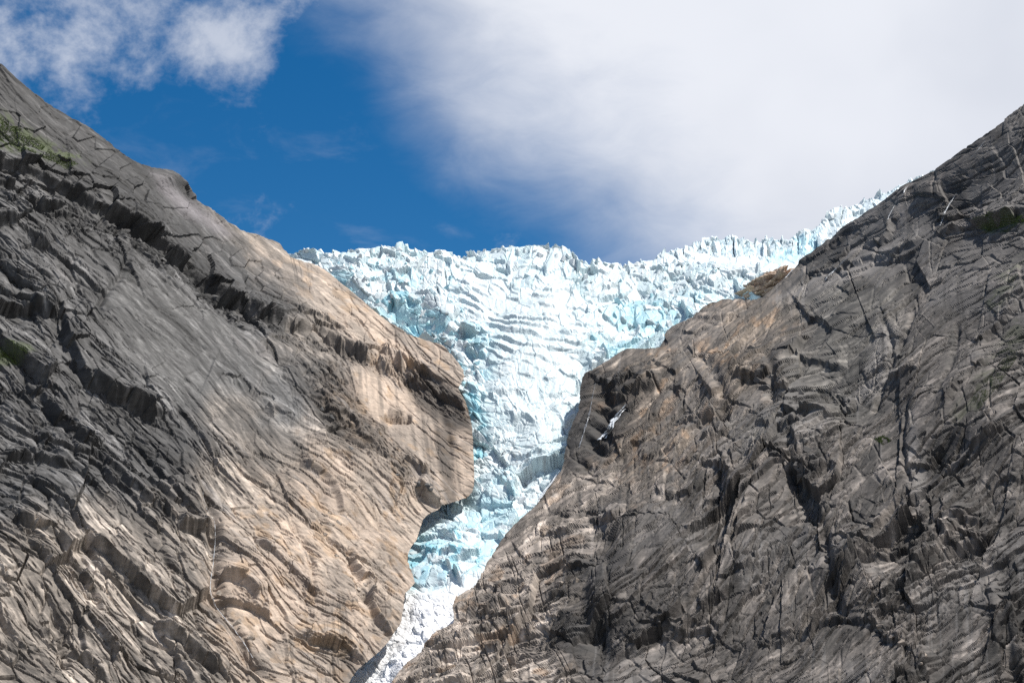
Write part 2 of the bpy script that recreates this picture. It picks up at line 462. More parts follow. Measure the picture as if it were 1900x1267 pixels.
def build_left():
    tps = TPS(DEP_L)
    S = Sheet(-170, 930, -10, 1400, STEP, OUT_L, tps)
    x, y = S.gx, S.gy
    # ragged working coordinates
    wx = x + 110 * (fbm(x / 430, y / 430, 2, 701, .4) - .5) + 24 * (fbm(x / 130, y / 130, 3, 1, .4) - .5) + 2.0 * (fbm(x / 14, y / 14, 2, 2) - .5)
    wy = y + 110 * (fbm(x / 430, y / 430, 2, 703, .4) - .5) + 24 * (fbm(x / 130, y / 130, 3, 3, .4) - .5) + 2.0 * (fbm(x / 14, y / 14, 2, 4) - .5)
    th = math.radians(45.0); a = wx * math.cos(th) + wy * math.sin(th); b = -wx * math.sin(th) + wy * math.cos(th)
    wx = wx - 110 * (fbm(x / 430, y / 430, 2, 701, .4) - .5); wy = wy - 110 * (fbm(x / 430, y / 430, 2, 703, .4) - .5)
    slab = zone(wx, wy, [(190, 560), (230, 500), (330, 540), (450, 600), (540, 690), (600, 800), (540, 830), (420, 800), (330, 760), (230, 690)], 30)
    slab2 = zone(wx, wy, [(-200, 300), (0, 140), (250, 310), (450, 440), (560, 500), (640, 600), (560, 600), (440, 540), (300, 430), (130, 330)], 25)
    tanface = zone(wx, wy, [(640, 680), (760, 700), (850, 760), (880, 900), (830, 930), (740, 890), (680, 800)], 20)
    crumble = np.maximum(zone(wx, wy, [(560, 680), (620, 680), (690, 790), (770, 880), (740, 910), (660, 840), (600, 800)], 18),
                         zone(wx, wy, [(0, 350), (120, 370), (250, 430), (400, 530), (520, 600), (740, 680), (870, 740), (870, 790), (780, 740), (640, 660), (480, 610), (330, 520), (180, 440), (0, 400)], 12))
    rough = np.clip(1.0 - .82 * slab - .68 * slab2 - .9 * tanface + 0.3 * crumble, .1, 1.4)
    inner = sst(-S.sd, 0, 90)
    reg = .12 + 1.05 * sst(fbm(x / 120, y / 120, 3, 55), .46, .70)
    tanz = zone(wx, wy, [(380, 860), (520, 780), (640, 840), (760, 930), (770, 1080), (700, 1260), (480, 1300), (400, 1100)], 60, 40, 59)
    rough = rough * (1 - .45 * tanz)
    big, rb, eb = facets(a / 250, b / 95, 11, 5.5, 12.0, 1.4, 0.02)
    mid, rm, em = facets(a / 92 + .3 * vnoise(b / 40, a / 40, 8), b / 30, 21, 1.8, 2.6, 1.9, 0.10)
    sml, rs, es = facets(a / 38, b / 9.5, 31, .9, 1.1, 1.4, 0.24)
    sm2, r2, e2 = facets(a / 15, b / 5.5, 41, .45, .5, .4, 0.40)
    tw = fbm(a / 190, b / 70, 3, 51)
    sh1 = sheeting(a, b, 96, 1.1 * tw, 56) * 5.0
    sh2 = sheeting(a, b, 37, 1.6 * tw + .5 * fbm(a / 60, b / 40, 2, 53), 57) * 2.6 * (.3 + .7 * sst(fbm(x / 140, y / 140, 2, 551), .4, .6))
    sh3 = sheeting(a, b, 14, 2.6 * tw + .6 * fbm(a / 30, b / 20, 2, 54), 58) * 1.4
    fine = (ridged(a / 40, b / 7, 3, 61) - .5) * 1.1 + (fbm(a / 9, b / 4, 2, 62) - .5) * .5
    gent = (fbm(a / 300, b / 130, 3, 71) - .5) * 22 * inner
    cr = np.radians(72.0); u2 = wx * math.sin(cr) - wy * math.cos(cr) + 50 * (fbm(x / 90, y / 90, 3, 78) - .5); v2 = wx * math.cos(cr) + wy * math.sin(cr)
    jn = 3.2 * joints(b, a, 52, 150, 65, 1.7, .60) + 2.4 * joints(b + 9, a, 23, 80, 66, 1.5, .66) + 1.1 * joints(u2, v2, 80, 60, 67, 1.6, .64) + 1.8 * joints(b * .95 + a * .16, a, 14, 34, 68, 1.2, .68) + 1.5 * joints(b * .97 - a * .12, a, 10, 22, 69, 1.0, .70)
    h = gent + rough * (big * inner + mid + sh1 * inner + sh2 + reg * (.8 * sh3 + .5 * sml + .35 * sm2 + .45 * fine)) + (1 - rough) * (ridged(a / 90, b / 22, 3, 63) * .5 + .08 * sml) - jn * (.35 + .65 * np.clip(rough, 0, 1))
    h += crumble * (1.3 * sml + 2.2 * sm2 + 1.3 * (fbm(x / 9, y / 9, 3, 64) - .5))
    LED = [([(-60, 285), (0, 300), (60, 318), (130, 362), (190, 392), (250, 432), (330, 478), (390, 526), (440, 556), (500, 588), (580, 604)], 15, 60),
           ([(-60, 335), (20, 352), (90, 382), (150, 400)], 8, 26), ([(-40, 425), (30, 440), (90, 470)], 8, 34),
           ([(500, 590), (580, 606), (640, 640), (700, 672), (745, 700)], 9, 34),
           ([(700, 655), (740, 672), (752, 690)], 9, 26),
           ([(745, 690), (800, 722), (850, 742), (872, 770)], 9, 30),
           ([(110, 560), (125, 640), (160, 700), (205, 735), (260, 755), (330, 785)], 10, 40),
           ([(40, 690), (80, 740), (130, 800), (190, 850), (240, 905), (300, 950), (350, 985)], 8, 26),
           ([(60, 800), (120, 870), (160, 900), (220, 960)], 6, 30), ([(0, 850), (70, 850), (120, 880)], 6, 30),
           ([(-20, 560), (60, 570), (110, 600)], 9, 40),
           ([(740, 858), (770, 872), (800, 885)], 8, 14), ([(770, 905), (800, 925), (825, 938)], 12, 30),
           ([(722, 762), (740, 768), (757, 768)], 4, 7), ([(690, 810), (720, 800)], 5, 14),
           ([(330, 975), (385, 985), (402, 975)], 8, 26), ([(400, 690), (470, 720), (520, 770), (560, 800)], 4, 30),
           ([(380, 1075), (440, 1090), (480, 1120)], 7, 30), ([(290, 1170), (360, 1215), (420, 1260)], 6, 25),
           ([(0, 960), (80, 1000), (150, 1060), (200, 1150)], 6, 36), ([(640, 1010), (680, 1070), (700, 1140), (740, 1200)], 6, 26),
           ([(560, 860), (620, 900), (640, 960)], 5, 26), ([(480, 990), (530, 1040), (600, 1100)], 5, 24),
           ([(60, 1170), (130, 1200), (210, 1260)], 5, 30), ([(270, 880), (330, 930), (370, 960)], 4, 18),
           ([(335, 340), (350, 358), (360, 372)], 7, 16), ([(560, 1180), (620, 1190), (690, 1230)], 5, 26)]
    h += 1.25 * ledges(S, wx, wy, LED)
    GUL = [([(235, 470), (225, 510), (200, 545), (185, 580)], 5, 5), ([(420, 560), (440, 600), (470, 640), (560, 700), (600, 790), (650, 830)], 6, 12),
           ([(375, 880), (385, 930), (400, 980), (395, 1060), (400, 1110), (440, 1170), (470, 1225), (520, 1262)], 8, 11),
           ([(330, 395), (370, 440), (380, 480)], 4, 4), ([(440, 500), (450, 560), (470, 590)], 4, 4), ([(650, 1070), (690, 1110), (720, 1160)], 5, 6),
           ([(610, 900), (600, 960), (620, 1010)], 4, 7), ([(810, 700), (820, 760), (840, 830), (838, 920)], 4, 8),
           ([(100, 1130), (120, 1190), (125, 1250)], 6, 9), ([(712, 772), (728, 776), (752, 779), (768, 782)], 14, 6.5), ([(240, 960), (270, 1010), (300, 1060), (330, 1150)], 4, 8),
           ([(10, 700), (60, 760), (110, 830)], 5, 8), ([(540, 960), (575, 1020), (580, 1100)], 4, 6)]
    h += gullies(wx, wy, GUL)
    # the loaf of rock standing on the skyline
    h += 11 * np.exp(-(((x - 308) / 40) ** 2 + ((y - 332) / 15) ** 2))
    h = h * (.55 + .45 * sst(-S.sd, -6, 60))          # the skyline keeps its surveyed height
    S.displace(h)
    # ---- colour of the rock itself: dark lichen-covered old rock, pale tan rock bared by the ice near the glacier
    C = np.zeros(x.shape + (3,)); C[:] = (0.068, 0.0665, 0.0655)
    n1 = fbm(a / 120, b / 60, 4, 81); n2 = fbm(x / 40, y / 40, 4, 82); n3 = fbm(a / 60, b / 9, 4, 83)
    C *= (0.62 + .45 * n1 + .35 * n3)[..., None]
    C = lerp(C, (0.088, 0.0865, 0.084), .75 * slab)
    up = zone(wx, wy, [(-220, 480), (-220, -60), (0, 90), (240, 270), (420, 400), (460, 480), (520, 590), (440, 560), (330, 490), (150, 380), (0, 330)], 30, 30, 821)
    C *= (1 - .46 * up)[..., None]
    tan = zone(wx, wy, [(300, 1500), (-200, 1500), (-200, 1010), (60, 980), (200, 950), (320, 930), (390, 850), (420, 760), (520, 800), (600, 830), (560, 700), (500, 640), (560, 600),
                        (560, 540), (500, 470), (420, 410), (540, 420), (900, 600), (960, 900), (800, 1300), (640, 1500)], 55, 50, 84)
    warm = zone(wx, wy, [(420, 960), (560, 860), (620, 800), (640, 650), (560, 560), (500, 450), (600, 480), (900, 640), (900, 940), (790, 1100), (700, 1280), (460, 1280), (390, 1120)], 70, 60, 85)
    t0 = np.stack([.255 + .06 * n2, .220 + .05 * n2, .186 + .04 * n2], -1) * (.55 + .6 * n1 + .28 * (n3 - .5) + .25 * (rm - .5))[..., None]
    C = lerp(C, t0, tan * .88) if False else C * (1 - .88 * tan[..., None]) + t0 * (.88 * tan[..., None])
    t1 = np.stack([.46 + .07 * rm, .362 + .05 * rm, .285 + .03 * rm], -1) * (.66 + .30 * n3 + .22 * n2)[..., None]
    wm = warm * (.45 + .55 * sst(fbm(x / 55, y / 55, 4, 86), .38, .62))
    C = C * (1 - .8 * wm[..., None]) + t1 * (.8 * wm[..., None])
    # rusty flakes
    ru = warm * sst(fbm(a / 30, b / 16, 3, 87), .62, .72)
    C = lerp(C, (.36, .235, .13), .45 * ru)
    # grain: lichen-dark and mineral-pale streaks along the sheets, flakes of differing age
    g1 = fbm(a / 150, b / 5.0, 4, 810, .65); g2 = fbm(a / 46, b / 3.0, 3, 811, .7); g3 = fbm((x - .55 * y) / 7, (y + .5 * x) / 130, 3, 812)
    gv = fbm((x - .1 * y) / 6, y / 150, 4, 813, .6)
    gr_ = 2.6 * (g1 - .5) + 1.9 * (g2 - .5) + 1.3 * (g3 - .5)
    gr_ = gr_ * (1 - tanface) + tanface * (2.2 * (gv - .5) + .6 * (g1 - .5))
    wt = np.clip(.85 - .45 * warm - .1 * tan, .3, 1)
    C = C * np.exp(wt * gr_ + (.75 * (rs - .5) * np.clip(rough, .2, 1) + .55 * (rm - .5) + .5 * (r2 - .5)) * wt)[..., None]
    # water stains run down the faces; crumble bands, gully and nose band darkened too
    fl = np.where(x > 620, .12, .52); st = sst(fbm((x - y * .58 * sst(640 - x, 0, 120) - y * .14) / 10, (y + .5 * x) / 240, 4, 88), .55, .72) * sst(fbm(x / 120, y / 120, 3, 89), .42, .60)
    st = np.maximum(st * .75, zone(wx, wy, [(560, 640), (640, 700), (720, 860), (640, 850), (590, 800), (540, 700)], 20, 20, 90) * (.55 + .45 * sst(n3, .3, .6)))
    st = np.maximum(st, .8 * crumble * sst(n2, .25, .5) * (1 - .5 * sst(x, 760, 860)))
    dark_l = zone(wx, wy, [(200, 740), (340, 790), (380, 870), (380, 960), (300, 880), (230, 800)], 22, 20, 91)
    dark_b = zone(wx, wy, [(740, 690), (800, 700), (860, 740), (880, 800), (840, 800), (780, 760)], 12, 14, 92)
    streak = zone(wx, wy, [(815, 790), (840, 800), (850, 930), (830, 940), (820, 900)], 6, 8, 93)
    vst = tanface * sst(fbm((x - .12 * y) / 9, y / 260, 3, 97), .52, .66)
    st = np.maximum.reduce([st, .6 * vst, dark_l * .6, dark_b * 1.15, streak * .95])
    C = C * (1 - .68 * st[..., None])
    # pale seepage and quartz threads
    pale = sst(fbm((a + 6 * n2) / 140, b / 4.5, 3, 94), .66, .76) * sst(fbm(x / 90, y / 90, 2, 95), .48, .6)
    C = lerp(C, (.33, .31, .30), .3 * pale)
    pl2 = zone(wx, wy, [(280, 330), (360, 380), (440, 440), (420, 440), (330, 400), (290, 360)], 14, 10, 96)
    C = lerp(C, (.30, .275, .29), .55 * pl2)
    ms = zone(wx, wy, [(-30, 205), (20, 218), (60, 245), (110, 282), (160, 308), (120, 316), (60, 295), (-30, 268)], 10, 14, 98) * sst(fbm(a / 20, b / 6, 4, 99), .42, .58)
    ms = np.maximum(ms, zone(wx, wy, [(-20, 630), (50, 650), (60, 670), (-20, 672)], 6, 8, 100) * .8)
    C = lerp(C, (.062, .088, .018), .6 * ms)
    me = S.mesh('mountain_left', C, .80)
    o = link('mountain_left', me, None, M_rock_l, kind='structure', category='mountain',
             label='dark grey and tan rock mountainside sloping down to the ice on the left')
    return o, S
mountain_l, SL = build_left()

# --- right mountainside
SIL_R = smooth_poly([(2080, 70), (1960, 145), (1900, 193), (1850, 232), (1800, 268), (1740, 312), (1685, 340), (1640, 372), (1590, 405), (1545, 440), (1510, 468), (1470, 500), (1438, 528),
         (1420, 545), (1395, 556), (1340, 556), (1305, 572), (1285, 590), (1250, 605), (1232, 622), (1240, 640), (1200, 646), (1160, 648), (1130, 668), (1105, 684), (1085, 694),
         (1076, 720), (1074, 760), (1056, 800), (1046, 850), (1040, 872), (1005, 915), (992, 938), (960, 966), (930, 1000), (905, 1042), (880, 1088),
         (848, 1108), (840, 1130), (842, 1158), (812, 1172), (790, 1194), (780, 1214), (748, 1238), (736, 1262), (714, 1300), (660, 1420)], 2)
OUT_R = SIL_R + [(2080, 1420)]
DEP_R = [(2080, 1420, 760), (1900, 1267, 850), (1900, 900, 1010), (1900, 600, 1170), (1900, 350, 1340), (1900, 193, 1470), (2080, 70, 1500),
         (1650, 1267, 880), (1650, 900, 1080), (1650, 600, 1290), (1640, 372, 1640), (1510, 468, 1720), (1438, 528, 1690), (1500, 560, 1500),
         (1400, 1267, 930), (1400, 900, 1150), (1400, 650, 1390), (1340, 560, 1610), (1240, 620, 1580), (1200, 700, 1430), (1160, 650, 1530), (1085, 694, 1500),
         (1076, 760, 1430), (1150, 820, 1310), (1046, 860, 1340), (1100, 1000, 1120), (1000, 920, 1290), (930, 1000, 1210), (880, 1088, 1140), (834, 1140, 1090),
         (770, 1210, 1050), (1150, 1267, 960), (720, 1262, 1020), (660, 1420, 950)]

def build_right():
    tps = TPS(DEP_R)
    S = Sheet(620, 2060, 60, 1400, STEP, OUT_R, tps)
    x, y = S.gx, S.gy
    wx = x + 130 * (fbm(x / 400, y / 400, 2, 711, .4) - .5) + 26 * (fbm(x / 130, y / 130, 3, 101, .4) - .5) + 2.0 * (fbm(x / 14, y / 14, 2, 102) - .5)
    wy = y + 130 * (fbm(x / 400, y / 400, 2, 713, .4) - .5) + 26 * (fbm(x / 130, y / 130, 3, 103, .4) - .5) + 2.0 * (fbm(x / 14, y / 14, 2, 104) - .5)
    th = math.radians(-38.0); a = wx * math.cos(th) + wy * math.sin(th); b = -wx * math.sin(th) + wy * math.cos(th)
    wx = wx - 130 * (fbm(x / 400, y / 400, 2, 711, .4) - .5); wy = wy - 130 * (fbm(x / 400, y / 400, 2, 713, .4) - .5)
    low = zone(wx, wy, [(700, 1300), (740, 1200), (860, 1080), (1060, 960), (1120, 1060), (1000, 1150), (1080, 1300)], 30)
    smo = np.maximum.reduce([zone(wx, wy, [(1500, 560), (1620, 520), (1640, 640), (1580, 720), (1480, 700)], 25),
                             zone(wx, wy, [(1600, 760), (1680, 720), (1700, 900), (1640, 980), (1560, 940)], 25),
                             zone(wx, wy, [(1660, 600), (1760, 520), (1860, 560), (1860, 680), (1740, 760)], 30),
                             zone(wx, wy, [(1400, 1190), (1600, 1150), (1720, 1267), (1380, 1300)], 25), zone(wx, wy, [(1720, 1150), (1840, 1080), (1860, 1300), (1740, 1300)], 25),
                             zone(wx, wy, [(1640, 380), (1740, 380), (1720, 440), (1640, 450)], 15)])
    rough = np.clip(1.05 - .7 * smo - .35 * low, .2, 1.4)
    inner = sst(-S.sd, 0, 90)
    reg = .15 + 1.15 * sst(fbm(x / 110, y / 110, 3, 155), .45, .70)
    rough = rough * (.55 + .55 * sst(fbm(x / 170, y / 170, 3, 159), .40, .60))
    big, rb, eb = facets(a / 210, b / 105, 111, 5.0, 13.0, 1.8, 0.02)
    blk, rk, ek = facets(wx / 105 + .15 * wy / 100, wy / 125, 115, 3.0, 11.0, 1.8, 0.022)
    mid, rm, em = facets(a / 78, b / 33, 121, 2.2, 3.2, 2.0, 0.10)
    sml, rs, es = facets(a / 33, b / 11, 131, 1.0, 1.3, 1.5, 0.22)
    sm2, r2, e2 = facets(a / 14, b / 6, 141, .5, .6, .45, 0.36)
    tw = fbm(a / 170, b / 70, 3, 151)
    sh1 = sheeting(a, b, 92, 1.2 * tw, 156) * 4.4
    sh2 = sheeting(a, b, 36, 1.8 * tw + .5 * fbm(a / 60, b / 40, 2, 153), 157) * 2.6 * (.3 + .7 * sst(fbm(x / 140, y / 140, 2, 551), .4, .6))
    sh3 = sheeting(a, b, 14, 2.6 * tw + .6 * fbm(a / 30, b / 20, 2, 154), 158) * 1.4
    fine = (ridged(a / 36, b / 8, 3, 161) - .5) * 1.2 + (fbm(a / 8, b / 4, 2, 162) - .5) * .6
    gent = (fbm(a / 260, b / 150, 3, 171) - .5) * 34 * inner
    cr = np.radians(104.0); u2 = wx * math.sin(cr) - wy * math.cos(cr) + 60 * (fbm(x / 90, y / 90, 3, 178) - .5); v2 = wx * math.cos(cr) + wy * math.sin(cr)
    jn = 3.4 * joints(b, a, 54, 150, 165, 1.7, .58) + 2.4 * joints(b + 9, a, 23, 80, 166, 1.5, .65) + 1.4 * joints(u2, v2, 84, 60, 167, 1.7, .64) + 1.8 * joints(b * .95 - a * .18, a, 14, 36, 168, 1.2, .67) + 1.5 * joints(b * .97 + a * .14, a, 10, 22, 169, 1.0, .70)
    h = gent + rough * ((big + blk) * .9 * inner + mid + sh1 * inner + sh2 + reg * (.8 * sh3 + .5 * sml + .35 * sm2 + .45 * fine)) + (1 - rough) * (ridged(a / 80, b / 24, 3, 163) * .5 + .08 * sml) - jn * (.4 + .6 * np.clip(rough, 0, 1))
    LED = [([(1900, 390), (1820, 402), (1770, 425), (1735, 440)][::-1], 15, 40), ([(1700, 335), (1660, 395), (1640, 440), (1600, 470)][::-1], 7, 22),
           ([(1480, 545), (1560, 500), (1640, 470), (1720, 440)], 6, 24), ([(1460, 500), (1520, 480), (1580, 440), (1640, 395)], 8, 20),
           ([(1360, 690), (1430, 690), (1480, 640), (1500, 600)], 9, 26), ([(1400, 790), (1460, 800), (1500, 790)], 8, 26),
           ([(1470, 790), (1490, 850), (1480, 880), (1530, 870)], 10, 26), ([(1480, 640), (1495, 665), (1570, 660)], 6, 24),
           ([(1100, 1235), (1180, 1190), (1260, 1130), (1310, 1060), (1370, 985)], 9, 26), ([(1220, 1200), (1300, 1130), (1380, 1070), (1480, 1010)], 8, 22),
           ([(1560, 1060), (1620, 1000), (1660, 950), (1720, 910), (1800, 860), (1900, 790)], 9, 26), ([(1530, 1120), (1600, 1060), (1700, 1010), (1800, 985), (1860, 970)], 8, 28),
           ([(1600, 1150), (1700, 1110), (1780, 1040), (1860, 990)], 7, 20), ([(835, 1152), (900, 1138), (955, 1120)], 9, 26), ([(880, 1092), (920, 1098), (980, 1080)], 7, 20),
           ([(970, 1078), (990, 1062), (1000, 1045)], 7, 16), ([(780, 1205), (860, 1190), (900, 1172), (970, 1150)], 6, 22), ([(900, 1176), (905, 1150)], 5, 14),
           ([(950, 1162), (1040, 1145), (1065, 1125)], 6, 20), ([(730, 1245), (800, 1225), (900, 1222), (1000, 1215)], 5, 18),
           ([(1080, 950), (1130, 960), (1160, 930)], 7, 22), ([(1200, 900), (1280, 905), (1330, 870)], 7, 28), ([(1300, 850), (1350, 880), (1340, 930)], 7, 20),
           ([(1130, 740), (1170, 715), (1230, 700)], 10, 22), ([(1090, 690), (1130, 705), (1190, 690)], 8, 16), ([(1290, 592), (1340, 590), (1390, 575)], 6, 16),
           ([(1240, 612), (1290, 615), (1330, 600)], 5, 12), ([(1530, 720), (1570, 745), (1590, 720)], 6, 16), ([(1640, 690), (1670, 700), (1700, 690)], 6, 16),
           ([(1690, 900), (1680, 980), (1640, 1010)], 7, 20), ([(1820, 660), (1860, 600), (1900, 560)], 7, 18), ([(1760, 780), (1800, 720), (1850, 680)], 6, 16),
           ([(1400, 1200), (1480, 1170), (1600, 1160), (1650, 1190), (1720, 1240)], 6, 26), ([(1740, 1000), (1780, 1035), (1830, 1020)], 9, 20),
           ([(1240, 760), (1300, 770), (1360, 740)], 6, 20), ([(1180, 830), (1240, 820), (1290, 790)], 6, 20)]
    h += .75 * ledges(S, wx, wy, LED)
    GUL = [([(1480, 790), (1475, 830), (1485, 900), (1510, 940), (1530, 1000), (1545, 1080), (1560, 1140), (1600, 1180)], 6, 10),
           ([(1625, 575), (1650, 640), (1640, 690), (1620, 760)], 5, 5), ([(1690, 560), (1670, 630), (1640, 690)], 6, 6), ([(1690, 740), (1680, 830), (1690, 900)], 5, 5),
           ([(1140, 1230), (1090, 1130), (1100, 1040), (1140, 960)], 8, 24), ([(1560, 730), (1575, 760), (1590, 740)], 5, 5),
           ([(1870, 1060), (1860, 1130), (1880, 1267)], 5, 12), ([(1112, 690), (1118, 760), (1090, 840), (1062, 880)], 13, 19),
           ([(1420, 640), (1440, 700), (1430, 760)], 6, 9), ([(1280, 640), (1330, 690), (1340, 780)], 6, 12), ([(1780, 600), (1770, 680), (1740, 760)], 4, 6),
           ([(1470, 500), (1440, 525), (1405, 545)], 4, 6), ([(1330, 880), (1340, 960), (1300, 1040)], 5, 8)]
    tl = math.radians(-15.0); al = wx * math.cos(tl) + wy * math.sin(tl); bl = -wx * math.sin(tl) + wy * math.cos(tl)
    stp = sheeting(al, bl, 40, .9 * fbm(al / 120, bl / 60, 2, 172), 173) * 6.0 + sheeting(al, bl, 16, 1.2 * fbm(al / 70, bl / 40, 2, 174), 175) * 2.2 - 2.0 * joints(al, bl, 48, 60, 176, 1.6, .55) - 1.8 * joints(bl, al, 13, 60, 177, 1.2, .56)
    h += low * (stp - .7 * rough * (sh1 * inner + sh2 + mid))
    h += gullies(wx, wy, GUL)
    h = h * (.55 + .45 * sst(-S.sd, -6, 60))
    S.displace(h)
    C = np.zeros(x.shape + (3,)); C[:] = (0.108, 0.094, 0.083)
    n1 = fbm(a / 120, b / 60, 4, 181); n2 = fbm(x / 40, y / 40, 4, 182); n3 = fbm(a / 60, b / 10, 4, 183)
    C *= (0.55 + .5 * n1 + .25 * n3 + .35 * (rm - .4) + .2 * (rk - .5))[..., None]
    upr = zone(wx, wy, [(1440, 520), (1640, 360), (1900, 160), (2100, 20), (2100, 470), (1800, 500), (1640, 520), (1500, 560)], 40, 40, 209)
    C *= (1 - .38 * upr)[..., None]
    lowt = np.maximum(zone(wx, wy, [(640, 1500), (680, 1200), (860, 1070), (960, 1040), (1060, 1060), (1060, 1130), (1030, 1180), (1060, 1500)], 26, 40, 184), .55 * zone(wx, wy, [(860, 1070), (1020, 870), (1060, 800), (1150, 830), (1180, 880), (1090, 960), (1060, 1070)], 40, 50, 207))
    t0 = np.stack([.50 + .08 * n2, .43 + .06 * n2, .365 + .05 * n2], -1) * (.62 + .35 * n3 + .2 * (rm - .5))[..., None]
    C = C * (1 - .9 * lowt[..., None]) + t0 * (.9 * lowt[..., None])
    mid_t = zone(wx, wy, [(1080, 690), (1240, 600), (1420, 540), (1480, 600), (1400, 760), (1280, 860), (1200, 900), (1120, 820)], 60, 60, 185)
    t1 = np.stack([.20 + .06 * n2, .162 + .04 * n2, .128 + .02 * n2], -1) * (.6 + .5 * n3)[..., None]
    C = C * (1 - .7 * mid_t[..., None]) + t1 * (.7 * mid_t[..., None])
    ru = np.maximum(mid_t, lowt) * sst(fbm(a / 30, b / 16, 3, 187), .62, .72)
    C = lerp(C, (.30, .185, .10), .5 * ru)
    olive = zone(wx, wy, [(1480, 540), (1640, 500), (1660, 640), (1600, 760), (1480, 820), (1380, 860), (1360, 780), (1460, 720)], 40, 40, 188)
    C = lerp(C, (.098, .094, .082), .55 * olive)
    g1 = fbm(a / 150, b / 5.0, 4, 820, .65); g2 = fbm(a / 46, b / 3.0, 3, 821, .7); g3 = fbm((x + .12 * y) / 6, y / 120, 3, 822)
    wt = np.clip(.95 - .5 * lowt, .3, 1)
    C = C * np.exp(wt * 2.4 * (g1 - .5) + wt * 1.9 * (g2 - .5) + .9 * (g3 - .5) + .8 * (rs - .5) * np.clip(rough, .2, 1) + .7 * (rm - .5) + .5 * (r2 - .5))[..., None]
    # pale fresh scars
    sc_ = np.maximum.reduce([zone(wx, wy, [(1625, 590), (1660, 620), (1655, 690), (1630, 720), (1570, 740), (1600, 690)], 14, 14, 189),
                             zone(wx, wy, [(1490, 800), (1520, 775), (1545, 770), (1530, 820), (1500, 850), (1482, 850)], 8, 8, 190),
                             zone(wx, wy, [(1690, 750), (1710, 800), (1720, 900), (1700, 940), (1690, 850)], 12, 14, 191),
                             zone(wx, wy, [(1420, 545), (1560, 500), (1700, 430), (1690, 450), (1560, 530), (1440, 560)], 10, 12, 192)])
    C = lerp(C, (.30, .275, .255), .62 * sc_)
    pg = sst(fbm(x / 130, y / 130, 4, 193), .50, .62) * (1 - lowt)
    C = lerp(C, (.215, .20, .19), .40 * pg)
    st = sst(fbm(x / 8 - y * .012, y / 200, 4, 194), .56, .68) * sst(fbm(x / 120, y / 120, 3, 195), .40, .58)
    dk = np.maximum.reduce([zone(wx, wy, [(1060, 1030), (1140, 1010), (1200, 1040), (1160, 1130), (1130, 1267), (1060, 1300), (1040, 1230), (920, 1200), (1040, 1130)], 26, 40, 196) * .75,
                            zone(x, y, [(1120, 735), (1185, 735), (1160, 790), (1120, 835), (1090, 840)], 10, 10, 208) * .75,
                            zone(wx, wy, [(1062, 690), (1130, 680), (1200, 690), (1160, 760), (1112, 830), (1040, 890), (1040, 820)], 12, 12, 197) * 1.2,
                            zone(wx, wy, [(1860, 1060), (1930, 1040), (1930, 1300), (1850, 1300), (1880, 1180)], 16, 20, 198) * .8,
                            zone(wx, wy, [(1000, 1020), (1060, 1010), (1080, 1060), (1010, 1060)], 14, 18, 199) * .6, st * .7])
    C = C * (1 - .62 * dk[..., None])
    pale = sst(fbm(x / 5, y / 120 + x / 300, 3, 200), .66, .76) * sst(fbm(x / 90, y / 90, 2, 201), .5, .6)
    C = lerp(C, (.30, .29, .285), .2 * pale)
    ms = np.maximum.reduce([zone(wx, wy, [(1806, 410), (1850, 396), (1920, 392), (1920, 416), (1830, 426)], 5, 6, 203), zone(wx, wy, [(1780, 780), (1840, 680), (1890, 600), (1900, 660), (1850, 740), (1800, 800)], 10, 14, 204) * .4,
                            zone(wx, wy, [(1820, 560), (1900, 470), (1910, 520), (1850, 590)], 10, 14, 205) * .5]) * sst(fbm(a / 24, b / 7, 4, 206), .44, .6)
    C = lerp(C, (.058, .080, .018), .85 * ms)
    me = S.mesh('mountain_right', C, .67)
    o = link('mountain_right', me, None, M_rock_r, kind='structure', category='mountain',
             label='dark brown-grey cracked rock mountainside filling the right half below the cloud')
    return o, S
mountain_r, SR = build_right()

# ------------------------------------------------------------------ glacier
CREST = smooth_poly([(440, 470), (530, 466), (560, 464), (640, 466), (720, 464), (790, 462), (850, 462), (900, 458), (940, 456), (985, 462), (1060, 478), (1120, 484), (1200, 488), (1260, 480), (1330, 486), (1420, 500), (1500, 520)], 2)
OUT_I = CREST + [(1500, 600), (1400, 640), (1250, 720), (1140, 800), (1110, 900), (1050, 1010), (960, 1120), (900, 1200), (820, 1290), (760, 1340), (600, 1340), (600, 1200), (680, 1100), (700, 1000), (740, 900), (780, 760), (700, 660), (560, 560), (440, 520)]
DEP_I = [(440, 470, 1980), (530, 466, 1960), (850, 462, 1960), (940, 456, 1940), (1200, 488, 1930), (1420, 500, 1880), (600, 540, 1860), (850, 540, 1800), (1100, 560, 1770), (1380, 560, 1740),
         (700, 640, 1760), (900, 640, 1640), (1100, 640, 1640), (1250, 640, 1660), (850, 720, 1590), (980, 720, 1545), (1080, 720, 1560), (870, 800, 1490), (970, 800, 1470), (1070, 800, 1480),
         (880, 860, 1440), (960, 860, 1410), (1050, 860, 1410), (860, 930, 1380), (930, 930, 1350), (1000, 930, 1345), (780, 1000, 1320), (860, 1000, 1275), (940, 1000, 1270),
         (750, 1080, 1240), (820, 1080, 1205), (880, 1090, 1200), (740, 1160, 1170), (820, 1150, 1150), (680, 1250, 1110), (740, 1240, 1090), (640, 1330, 1060), (760, 1330, 1030),
         (560, 560, 1950), (780, 760, 1650), (1140, 800, 1500)]

